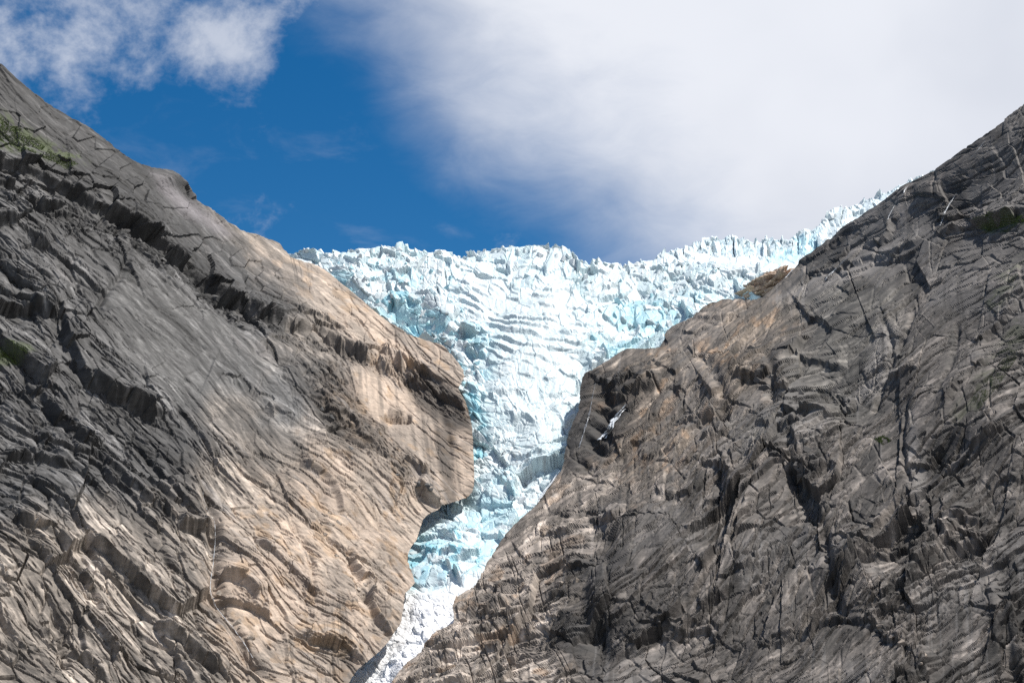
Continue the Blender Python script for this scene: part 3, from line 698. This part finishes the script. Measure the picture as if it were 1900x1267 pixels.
def build_ice():
    tps = TPS(DEP_I)
    S = Sheet(430, 1510, 425, 1340, 1.45, OUT_I, tps, margin=60, back=(0, 1, -0.12), k=1.6)
    x, y = S.gx, S.gy
    wx = x + 24 * (fbm(x / 60, y / 60, 2, 301) - .5) + 2 * (fbm(x / 10, y / 10, 2, 302) - .5)
    wy = y + 24 * (fbm(x / 60, y / 60, 2, 303) - .5) + 2 * (fbm(x / 10, y / 10, 2, 304) - .5)
    snow = zone(wx, wy, [(730, 1110), (830, 1095), (900, 1090), (880, 1180), (760, 1310), (600, 1350), (620, 1220)], 26, 26, 345)
    smooth = zone(wx, wy, [(860, 520), (1040, 540), (1110, 600), (1080, 680), (1060, 780), (1000, 860), (930, 800), (900, 700), (900, 620), (840, 560)], 30)
    chaos = np.clip(1 - .85 * smooth - snow - .45 * sst(y, 900, 960), 0.0, 1)
    pin = zone(wx, wy, [(430, 430), (1500, 430), (1500, 520), (1040, 540), (860, 520), (540, 520)], 14)
    blocks, rb, eb = facets(wx / 56, wy / 36, 311, 7, 17, 4, .08)
    huge, rh, eh = facets(wx / 118, wy / 62, 305, 9, 30, 5, .04)
    mixn = sst(fbm(x / 90, y / 70, 2, 306), .40, .60)
    blocks = blocks * (.35 + .75 * mixn) + .8 * huge * (1 - .6 * pin)
    mid, rm, em = facets(wx / 26, wy / 19, 321, 2.2, 6.0, 1.6, .14)
    sml, rs, es = facets(wx / 11, wy / 8, 331, .6, 1.6, .5, .28)
    crev = (y - x * .26 - 18 * np.cos((x - 980) / 75)) + 26 * fbm(x / 90, y / 40, 3, 341)
    q = crev / 17.0; q = q - np.floor(q)
    wave = np.where(q < .8, q / .8, (1 - q) / .2)
    fib = ridged(x / 12 - y * .02, y / 70, 3, 342)
    h = (fbm(x / 130, y / 90, 3, 351) - .5) * 22
    h = h + chaos * (blocks * (.75 + .25 * pin) + mid * (1.25 - .8 * mixn) + sml) + smooth * (1 - snow) * (wave * 4.0 * sst(fbm(x / 50, y / 25, 3, 343), .3, .6) * sst(720 - y, 0, 90) + .22 * mid + .3 * sml + .8 * fib)
    h = h + snow * (3.5 * fbm(x / 24, y / 20, 4, 344) + .5 * sml + .5 * mid)
    LED = [([(940, 775), (955, 768), (975, 768), (992, 780)], 10, 40), ([(950, 805), (985, 800), (1000, 806)], 6, 14), ([(865, 700), (880, 735), (960, 728), (1060, 735)], 8, 26),
           ([(815, 600), (850, 618), (905, 622)], 10, 26), ([(865, 655), (890, 652), (905, 655)], 9, 20), ([(850, 830), (900, 850), (960, 845), (1040, 850)], 7, 30),
           ([(930, 905), (960, 925), (985, 915)], 9, 24), ([(790, 985), (850, 1000), (900, 990)], 8, 22), ([(780, 1035), (840, 1040), (890, 1050)], 8, 22), ([(765, 1075), (820, 1082), (870, 1080)], 3, 24),
           ([(1080, 690), (1120, 672), (1180, 660)], 12, 30), ([(700, 590), (740, 620), (800, 640)], 9, 24)]
    h += .5 * ledges(S, wx, wy, LED)
    h -= 10 * np.exp(-(((x - 965) / 22) ** 2 + ((y - 792) / 14) ** 2))
    h += 6 * np.clip((470 - y) / 20, -1, 1) * (1 - sst(np.abs(y - 470), 20, 60)) * (rm - .5)
    S.displace(h)
    C = np.zeros(x.shape + (3,)); C[:] = (.655, .735, .757)
    # blue ice where blocks have freshly broken
    blue = np.maximum.reduce([zone(wx, wy, [(560, 500), (700, 500), (840, 600), (910, 640), (910, 700), (860, 720), (760, 640), (640, 560)], 30, 30, 361) * .55,
                              zone(wx, wy, [(855, 690), (905, 690), (905, 840), (880, 900), (870, 900)], 14, 14, 362) * .85,
                              zone(wx, wy, [(760, 1000), (900, 980), (930, 1000), (880, 1090), (760, 1090)], 20, 22, 363) * .7,
                              zone(wx, wy, [(1140, 560), (1300, 540), (1400, 520), (1300, 600), (1200, 640), (1120, 680), (1090, 640)], 26, 26, 364) * .6,
                              zone(wx, wy, [(860, 900), (940, 860), (1020, 900), (960, 960), (820, 1000)], 30, 26, 365) * .25])
    fb = np.clip(.30 + blue, 0, 1) * (1 - snow) * (1 - .6 * smooth)
    k = fb * sst(.55 * rm + .45 * rb, .25, .75)
    C = lerp(C, (.32, .62, .70), np.clip(.8 * k, 0, .75))
    k2 = blue * sst(rs * .5 + rm * .5, .58, .75) * (1 - snow)
    C = lerp(C, (.16, .50, .65), .60 * k2)
    # greyer ice over the middle and right side, and wind-blown grit
    gr = zone(wx, wy, [(900, 520), (1100, 480), (1450, 500), (1400, 560), (1120, 660), (1060, 850), (960, 880), (920, 700)], 50, 40, 366)
    C = lerp(C, (.47, .57, .60), .38 * gr * (.4 + .6 * sst(rm, .2, .8)))
    bands = sst(ridged((x * .3 + y) / 6, (x - y * .3) / 90, 3, 367), .72, .9) * sst(fbm(x / 60, y / 40, 3, 368), .45, .6)
    C = lerp(C, (.48, .50, .515), .38 * bands * (1 - snow))
    grit = sst(fbm(x / 5, y / 4, 3, 369), .60, .75) * zone(wx, wy, [(930, 820), (1010, 800), (1040, 860), (990, 920), (930, 930), (900, 880)], 25, 20, 370)
    C = lerp(C, (.30, .29, .28), .55 * grit)
    C = lerp(C, (.92, .93, .94), snow)
    C = lerp(C, (.33, .32, .31), .6 * snow * sst(fbm(x / 4, y / 3.2, 3, 371), .66, .78))
    me = S.mesh('ice_body', C, .9)
    root = link('glacier', None, label='white and blue icefall tumbling between the two mountainsides to a narrow snow tongue', category='glacier')
    body = link('ice_body', me, root, M_ice)
    return root, S
glacier, SI = build_ice()

# ------------------------------------------------------------------ distant upper ice above the right end of the icefall
def build_upper_ice():
    top = smooth_poly([(1140, 500), (1180, 488), (1216, 477), (1240, 468), (1275, 455), (1310, 443), (1330, 440), (1400, 443), (1465, 441), (1484, 430), (1518, 424), (1536, 396), (1560, 391), (1600, 372), (1650, 354), (1690, 334),
           (1740, 318), (1800, 282), (1850, 252), (1900, 222)], 2)
    out = top + [(1900, 330), (1700, 440), (1560, 520), (1480, 545), (1300, 545), (1140, 530)]
    tps = TPS([(1140, 500, 2350), (1240, 468, 2400), (1310, 444, 2440), (1400, 443, 2440), (1470, 441, 2430), (1310, 473, 2420), (1400, 474, 2415), (1480, 474, 2400), (1310, 500, 2200), (1400, 510, 2180), (1500, 500, 2230),
               (1560, 392, 2560), (1560, 440, 2400), (1690, 334, 2700), (1690, 400, 2500), (1850, 231, 2900), (1900, 330, 2700), (1480, 545, 2080), (1140, 530, 2150)])
    S = Sheet(1130, 1900, 190, 550, 1.5, out, tps, margin=26, back=(0, 1, -.2), k=2.0)
    x, y = S.gx, S.gy
    wx = x + 14 * (fbm(x / 30, y / 30, 3, 401) - .5); wy = y + 14 * (fbm(x / 30, y / 30, 3, 402) - .5)
    blocks, rb, eb = facets(wx / 22, wy / 17, 411, 7, 12, 4, .12); mid, rm, em = facets(wx / 10, wy / 8, 421, 3, 5, 1.4, .14); colm, rc, ec = facets(wx / 12, wy / 60, 431, 9, 8, 6, .15)
    cliff = zone(wx, wy, [(1300, 436), (1500, 434), (1510, 474), (1300, 474)], 5)
    flat = zone(wx, wy, [(1200, 480), (1300, 476), (1500, 476), (1480, 520), (1300, 545), (1200, 520)], 8)
    h = (1 - .7 * flat) * (blocks * (1 - cliff) + mid) + cliff * colm
    S.displace(h)
    C = np.zeros(x.shape + (3,)); C[:] = (.65, .73, .755)
    C = lerp(C, (.55, .69, .75), .75 * np.maximum(cliff, .35 * (1 - flat)) * sst(rm, .25, .8))
    C = lerp(C, (.38, .66, .76), .6 * zone(wx, wy, [(1470, 440), (1520, 430), (1510, 470), (1440, 500), (1400, 500)], 10, 8, 441) * sst(rb, .3, .7))
    root = link('ice_plateau', None, label='distant ice cliff and seracs rising along the skyline above the right end of the icefall', category='ice cliff')
    link('ice_face', S.mesh('ice_face', C, .9), root, M_ice)
    return root, S
plateau, SU = build_upper_ice()

# ------------------------------------------------------------------ loose blocks: convex lumps broken along flat faces
def block_mesh(name, rnd, colour, mat, peak=0.0, n=16, jitter=0.06):
    bm = bmesh.new()
    for k in range(n):
        z = rnd.uniform(-.5, .5); w = 1.0 - peak * max(0.0, z + .5)
        ang = rnd.uniform(0, 2 * math.pi); r = .5 * rnd.uniform(.72, 1.0) * w
        bm.verts.new((math.copysign(abs(math.cos(ang)) ** .6, math.cos(ang)) * r, math.copysign(abs(math.sin(ang)) ** .6, math.sin(ang)) * r, z))
    ret = bmesh.ops.convex_hull(bm, input=bm.verts)
    bmesh.ops.delete(bm, geom=[v for v in bm.verts if not v.link_faces], context='VERTS')
    me = bpy.data.meshes.new(name); bm.to_mesh(me); bm.free()
    at = me.color_attributes.new('col', 'FLOAT_COLOR', 'POINT')
    for d in at.data:
        j = 1 + rnd.uniform(-jitter, jitter); d.color = (min(1, colour[0] * j), min(1, colour[1] * j), min(1, colour[2] * j), 1)
    me.materials.append(mat)
    return me

def add_seracs():
    rnd = random.Random(7)
    fam = {'w': [block_mesh('serac', rnd, (.62, .67, .685), M_ice, rnd.uniform(.2, .8)) for k in range(9)],
           'b': [block_mesh('serac', rnd, (.37, .595, .66), M_ice, rnd.uniform(.1, .7)) for k in range(7)],
           'g': [block_mesh('serac', rnd, (.47, .56, .585), M_ice, rnd.uniform(.2, .8)) for k in range(7)]}
    spots = []
    cx = [p[0] for p in CREST]; cy = [p[1] for p in CREST]
    for k in range(62):
        px = 545 + (1270 - 545) * (k + rnd.uniform(.1, .9)) / 62; py = float(np.interp(px, cx, cy)) + rnd.uniform(0, 14)
        spots.append((px, py, rnd.uniform(10, 20), rnd.choice('wwwg'), .95))
    def scatter(poly, n, lo, hi, kinds, tall):
        xs = [p[0] for p in poly]; ys = [p[1] for p in poly]; got = 0
        while got < n:
            px = rnd.uniform(min(xs), max(xs)); py = rnd.uniform(min(ys), max(ys))
            if poly_sd(np.array([px]), np.array([py]), poly)[0][0] < 0:
                spots.append((px, py, lo + (hi - lo) * rnd.random() ** 1.6, rnd.choice(kinds), tall)); got += 1
    scatter([(560, 480), (850, 480), (880, 560), (860, 640), (800, 640), (700, 570)], 80, 7, 16, 'wwwbb', 1.0)
    scatter([(1040, 490), (1290, 490), (1420, 505), (1400, 550), (1310, 570), (1230, 630), (1120, 670), (1080, 640), (1120, 570)], 90, 8, 22, 'wwgggb', 1.1)
    scatter([(800, 620), (900, 620), (900, 700), (865, 720)], 14, 10, 20, 'bbw', 1.0)
    scatter([(790, 960), (930, 950), (900, 1040), (850, 1085), (770, 1085), (770, 1030)], 14, 9, 16, 'wwb', .7)
    scatter([(920, 890), (1000, 870), (1010, 910), (960, 950)], 8, 10, 22, 'gw', 1.0)
    for px, py, size, kind, tall in spots:
        p, n = SI.at(px, py); m = size * p[1] / F
        o = bpy.data.objects.new('serac', rnd.choice(fam[kind])); col.objects.link(o); o.parent = glacier
        o.scale = (m * rnd.uniform(.7, 1.15), m * rnd.uniform(.7, 1.15), m * tall * rnd.uniform(.8, 1.25))
        o.rotation_euler = (rnd.uniform(-.45, .45), rnd.uniform(-.45, .45), rnd.uniform(0, 6.28))
        o.location = Vector(p) + Vector((0, .15 * m, .08 * m))
    # blocks along the far skyline
    for k in range(26):
        px = 1310 + 330 * k / 26 + rnd.uniform(-5, 5)
        py = float(np.interp(px, [1310, 1330, 1465, 1484, 1536, 1560, 1600, 1650], [444, 441, 442, 431, 398, 392, 373, 356])) + rnd.uniform(1, 9)
        p, n = SU.at(px, py); m = rnd.uniform(8, 15) * p[1] / F
        o = bpy.data.objects.new('serac', rnd.choice(fam['g' if px < 1480 else 'w'])); col.objects.link(o); o.parent = plateau
        o.scale = (m * rnd.uniform(.7, 1.2), m, m * rnd.uniform(.9, 1.3)); o.rotation_euler = (rnd.uniform(-.3, .3), rnd.uniform(-.3, .3), rnd.uniform(0, 6.28)); o.location = Vector(p)
add_seracs()

def add_rock_blocks():
    rnd = random.Random(11)
    fam = {'d': [block_mesh('rock_block', rnd, (.085, .083, .08), M_rock_l, .2, 14, .12) for k in range(6)],
           't': [block_mesh('rock_block', rnd, (.33, .28, .23), M_rock_l, .2, 14, .1) for k in range(5)],
           'r': [block_mesh('rock_block', rnd, (.10, .092, .086), M_rock_r, .2, 14, .12) for k in range(6)],
           'm': [block_mesh('rock_block', rnd, (.24, .20, .165), M_rock_r, .2, 14, .1) for k in range(5)]}
    def along(sheet, parent, pts, n, lo, hi, kind, spread):
        pts = smooth_poly(pts, 4)
        for k in range(n):
            q = rnd.random() * (len(pts) - 1); i = int(q); t = q - i
            px = pts[i][0] * (1 - t) + pts[i + 1][0] * t + rnd.uniform(-spread, spread); py = pts[i][1] * (1 - t) + pts[i + 1][1] * t + rnd.uniform(0, spread)
            p, nn = sheet.at(px, py); m = (lo + (hi - lo) * rnd.random() ** 1.5) * p[1] / F
            o = bpy.data.objects.new('rock_block', rnd.choice(fam[kind])); col.objects.link(o); o.parent = parent
            o.scale = (m * rnd.uniform(.8, 1.4), m * rnd.uniform(.5, .9), m * rnd.uniform(.6, 1.0))
            o.rotation_euler = (rnd.uniform(-.4, .4), (.6 if sheet is SL else -.6) + rnd.uniform(-.35, .35), rnd.uniform(-.6, .6)); o.location = Vector(p) - Vector(nn) * (.12 * m)
    along(SL, mountain_l, [(140, 400), (260, 440), (330, 500), (400, 560), (470, 600)], 34, 8, 24, 'd', 14)
    along(SL, mountain_l, [(590, 700), (640, 800), (730, 870), (800, 900)], 14, 8, 18, 'd', 14)
    along(SL, mountain_l, [(390, 960), (400, 1080), (450, 1180)], 12, 8, 20, 't', 18)
    along(SL, mountain_l, [(600, 900), (620, 1000), (700, 1100)], 12, 8, 20, 't', 22)
    along(SR, mountain_r, [(1480, 800), (1500, 920), (1545, 1090)], 24, 9, 26, 'r', 22)
    along(SR, mountain_r, [(1400, 640), (1450, 720), (1560, 740)], 16, 9, 26, 'r', 22)
    along(SR, mountain_r, [(840, 1145), (960, 1120), (1060, 1070)], 14, 9, 24, 'm', 10)
    along(SR, mountain_r, [(1560, 1150), (1640, 1160), (1720, 1220)], 16, 8, 20, 'm', 16)
    along(SR, mountain_r, [(1090, 690), (1180, 690), (1240, 640)], 12, 8, 20, 'r', 12)
add_rock_blocks()

# brown hump of bare rock between the icefall and the right mountainside
def build_outcrop():
    bm = bmesh.new(); bmesh.ops.create_icosphere(bm, subdivisions=5, radius=1.0)
    c = P(1434, 541, 1800); cl = bm.verts.layers.float_color.new('col')
    v = np.array([q.co[:] for q in bm.verts])
    u, w = v[:, 0] * 60 + v[:, 1] * 30, v[:, 2] * 60
    f, r1, e = facets(u / 22, w / 14, 501, .10, .16, .05, .1); f2, r2, e2 = facets(u / 8, w / 5, 502, .04, .06, .03, .12)
    rad = 1 + 2.2 * f + 2.2 * f2 + .1 * (fbm(u / 30, w / 30, 3, 503) - .5)
    for q, a, k, k2 in zip(bm.verts, rad, r1, r2):
        q.co = Vector((q.co.x * 46 * a - 12 * min(0, q.co.z), q.co.y * 40 * a, q.co.z * 27 * a - abs(q.co.x) * 5 + q.co.x * 12)); b = .75 + .4 * k
        q[cl] = (.40 * b, .30 * b, .21 * b + .03 * k2, 1)
    me = bpy.data.meshes.new('rock_outcrop'); bm.to_mesh(me); bm.free()
    o = link('rock_outcrop', me, None, M_rock_r, label='low brown hump of bare rock between the ice blocks and the waterfall', category='rock')
    o.location = c
build_outcrop()

# ------------------------------------------------------------------ waterfalls and meltwater threads
M_spray = plain_material('thin_water_film', (0.20, 0.215, 0.235), 0.3, 0.3, 0.4)
def waterfall(sheet, pts, width, label, strands=2, lift=1.6, seed=0, mat=None):
    rnd = random.Random(seed); V = []; Fc = []
    pts = smooth_poly(pts, 6)
    for sidx in range(strands):
        n = max(10, int(sum(math.hypot(b[0] - a[0], b[1] - a[1]) for a, b in zip(pts[:-1], pts[1:])) / 2.2))
        t = np.linspace(0, len(pts) - 1, n); i = np.minimum(t.astype(int), len(pts) - 2); f = t - i
        A = np.array(pts); q = A[i] * (1 - f)[:, None] + A[i + 1] * f[:, None]
        off = width * (rnd.uniform(-.5, .5) if sidx else 0.0)
        lo, hi_ = (0, n) if sidx == 0 else (int(n * rnd.uniform(0, .35)), int(n * rnd.uniform(.6, 1.0)))
        q = q[lo:hi_]; t = t[lo:hi_]; n = len(t)
        if n < 9: continue
        px = q[:, 0] + off + width * .5 * (vnoise(t * .9 + 9 * sidx, t * 0, 600 + seed) - .5) + width * .25 * (vnoise(t * 3.1, t * 0 + sidx, 640 + seed) - .5); py = q[:, 1]
        p, nn = sheet.at(px, py)
        ker = np.array([1, 2, 3, 4, 4, 4, 3, 2, 1]) / 24.0
        p = np.stack([np.convolve(np.pad(p[:, c], 4, mode='edge'), ker, 'valid') for c in range(3)], -1)
        p = p - p / np.linalg.norm(p, axis=1, keepdims=True) * 1.0 + nn * lift
        w = width * p[:, 1] / F * np.clip(1.7 * vnoise(t * 1.9 + 4 * sidx, t * 0 + 1, 610 + seed) - .25, .06, 1.3) * np.clip(np.linspace(0.25, 1.25, n) , 0, 1) * (.55 if sidx == 0 else .3)
        base = len(V); m = 6
        for k in range(n):
            for c in range(m):
                an = 2 * math.pi * c / m
                V.append((p[k, 0] + math.cos(an) * w[k] * .5, p[k, 1] + math.sin(an) * w[k] * .22, p[k, 2] + .12 * rnd.uniform(-1, 1) * w[k]))
        for k in range(n - 1):
            for c in range(m):
                Fc.append((base + k * m + c, base + k * m + (c + 1) % m, base + (k + 1) * m + (c + 1) % m, base + (k + 1) * m + c))
        Fc.append(tuple(base + c for c in range(m))); Fc.append(tuple(base + (n - 1) * m + c for c in range(m)))
    V = np.array(V); c0 = V[-1].copy(); V = V - c0
    me = bpy.data.meshes.new('waterfall'); me.from_pydata(V.tolist(), [], Fc)
    for f in me.polygons: f.use_smooth = True
    o = link('waterfall', me, None, mat or M_water, label=label, category='waterfall', group='meltwater falls on the rock walls'); o.location = c0
waterfall(SR, [(1166, 752), (1150, 768), (1136, 782), (1130, 800), (1112, 820)], 16, 'thick white waterfall in a notch on the dark cliff right of the ice', 6, 2.0, 1)
waterfall(SR, [(1106, 712), (1101, 735), (1096, 765), (1086, 800), (1072, 842)], 2.2, 'faint thin waterfall down the black cliff beside the ice', 3, 1.6, 2, M_spray)
waterfall(SR, [(1468, 492), (1450, 505), (1430, 516), (1412, 530), (1406, 540)], 11, 'white stream beside the brown rock hump above the ice blocks', 6, 2.0, 3)
waterfall(SR, [(1040, 874), (1028, 892), (1012, 912), (998, 936)], 5, 'pale meltwater sheet on the rock edge beside the lower ice', 6, 1.5, 4)
waterfall(SR, [(1692, 340), (1682, 352), (1676, 366)], 3, 'short white waterfall just below the skyline on the dark slope', 3, 1.5, 5)
waterfall(SR, [(1668, 372), (1656, 392), (1648, 410)], 2, 'thin white thread of water under the short skyline waterfall', 3, 1.5, 6)
waterfall(SR, [(1778, 358), (1764, 380), (1752, 402), (1746, 422)], 2, 'slender waterfall over a rounded grey slab above the dark ledge', 6, 1.5, 7)
waterfall(SR, [(1830, 262), (1818, 278), (1798, 300)], 1.8, 'thin water thread high on the dark ridge near the frame edge', 3, 1.5, 8)
waterfall(SR, [(1792, 280), (1772, 294), (1752, 306)], 1.8, 'wet white streak hugging the skyline of the dark ridge', 3, 1.5, 9)
waterfall(SR, [(1578, 476), (1560, 492), (1545, 508), (1530, 520)], 3, 'narrow meltwater thread on the pale ledge above the brown cliff', 3, 1.5, 10)
waterfall(SL, [(374, 915), (384, 950), (398, 975), (396, 1040), (390, 1085), (396, 1120), (430, 1165), (452, 1195), (468, 1222)], 2.2, 'thin stream running down the crack between grey and tan rock', 3, 1.2, 11)

# ------------------------------------------------------------------ grass and scrub on the ledges
def grass(sheet, poly, n, size, label, seed):
    rnd = random.Random(seed); V = []; Fc = []
    xs = [p[0] for p in poly]; ys = [p[1] for p in poly]
    while len(V) < n * 9:
        px = rnd.uniform(min(xs), max(xs)); py = rnd.uniform(min(ys), max(ys))
        d = poly_sd(np.array([px]), np.array([py]), poly)[0][0]
        if d > 0 or float(fbm(np.array([px / 14.0]), np.array([py / 9.0]), 3, seed)[0]) < .36: continue
        p, nn = sheet.at(px, py); p = Vector(p) + Vector(nn) * .15
        for k in range(3):
            an = rnd.uniform(0, 6.28); s_ = size * rnd.uniform(.6, 1.3); dx, dy = math.cos(an) * s_ * .55, math.sin(an) * s_ * .55
            b = len(V); le = Vector((rnd.uniform(-.5, .5), rnd.uniform(-.5, .1), rnd.uniform(.35, .7))) * s_
            V += [tuple(p + Vector((dx, dy, 0))), tuple(p - Vector((dx, dy, 0))), tuple(p + le)]; Fc.append((b, b + 1, b + 2))
    me = bpy.data.meshes.new('grass'); me.from_pydata(V, [], Fc)
    link('grass', me, None, M_grass, kind='stuff', label=label, category='grass')
grass(SL, [(-20, 215), (20, 225), (60, 255), (100, 285), (150, 305), (120, 310), (60, 285), (0, 262), (-20, 255)], 3600, 1.0, 'green grass patch on the high grey slab at the top of the left mountainside', 21)
grass(SL, [(-10, 635), (20, 640), (50, 655), (30, 668), (-10, 662)], 900, .9, 'small dark green tuft bank at the left frame edge halfway down', 22)
grass(SR, [(1812, 412), (1830, 398), (1870, 405), (1905, 398), (1905, 412), (1850, 420), (1815, 424)], 1500, 1.0, 'strip of green scrub on the dark ledge near the right frame edge', 23)
grass(SR, [(1622, 815), (1640, 808), (1654, 818), (1640, 826)], 300, .9, 'lone green tuft on the smooth grey cliff of the right mountainside', 24)
grass(SR, [(1800, 740), (1850, 680), (1880, 640), (1890, 660), (1850, 720), (1815, 760)], 900, .7, 'mossy green seams in the cracks of the far right cliff', 25)
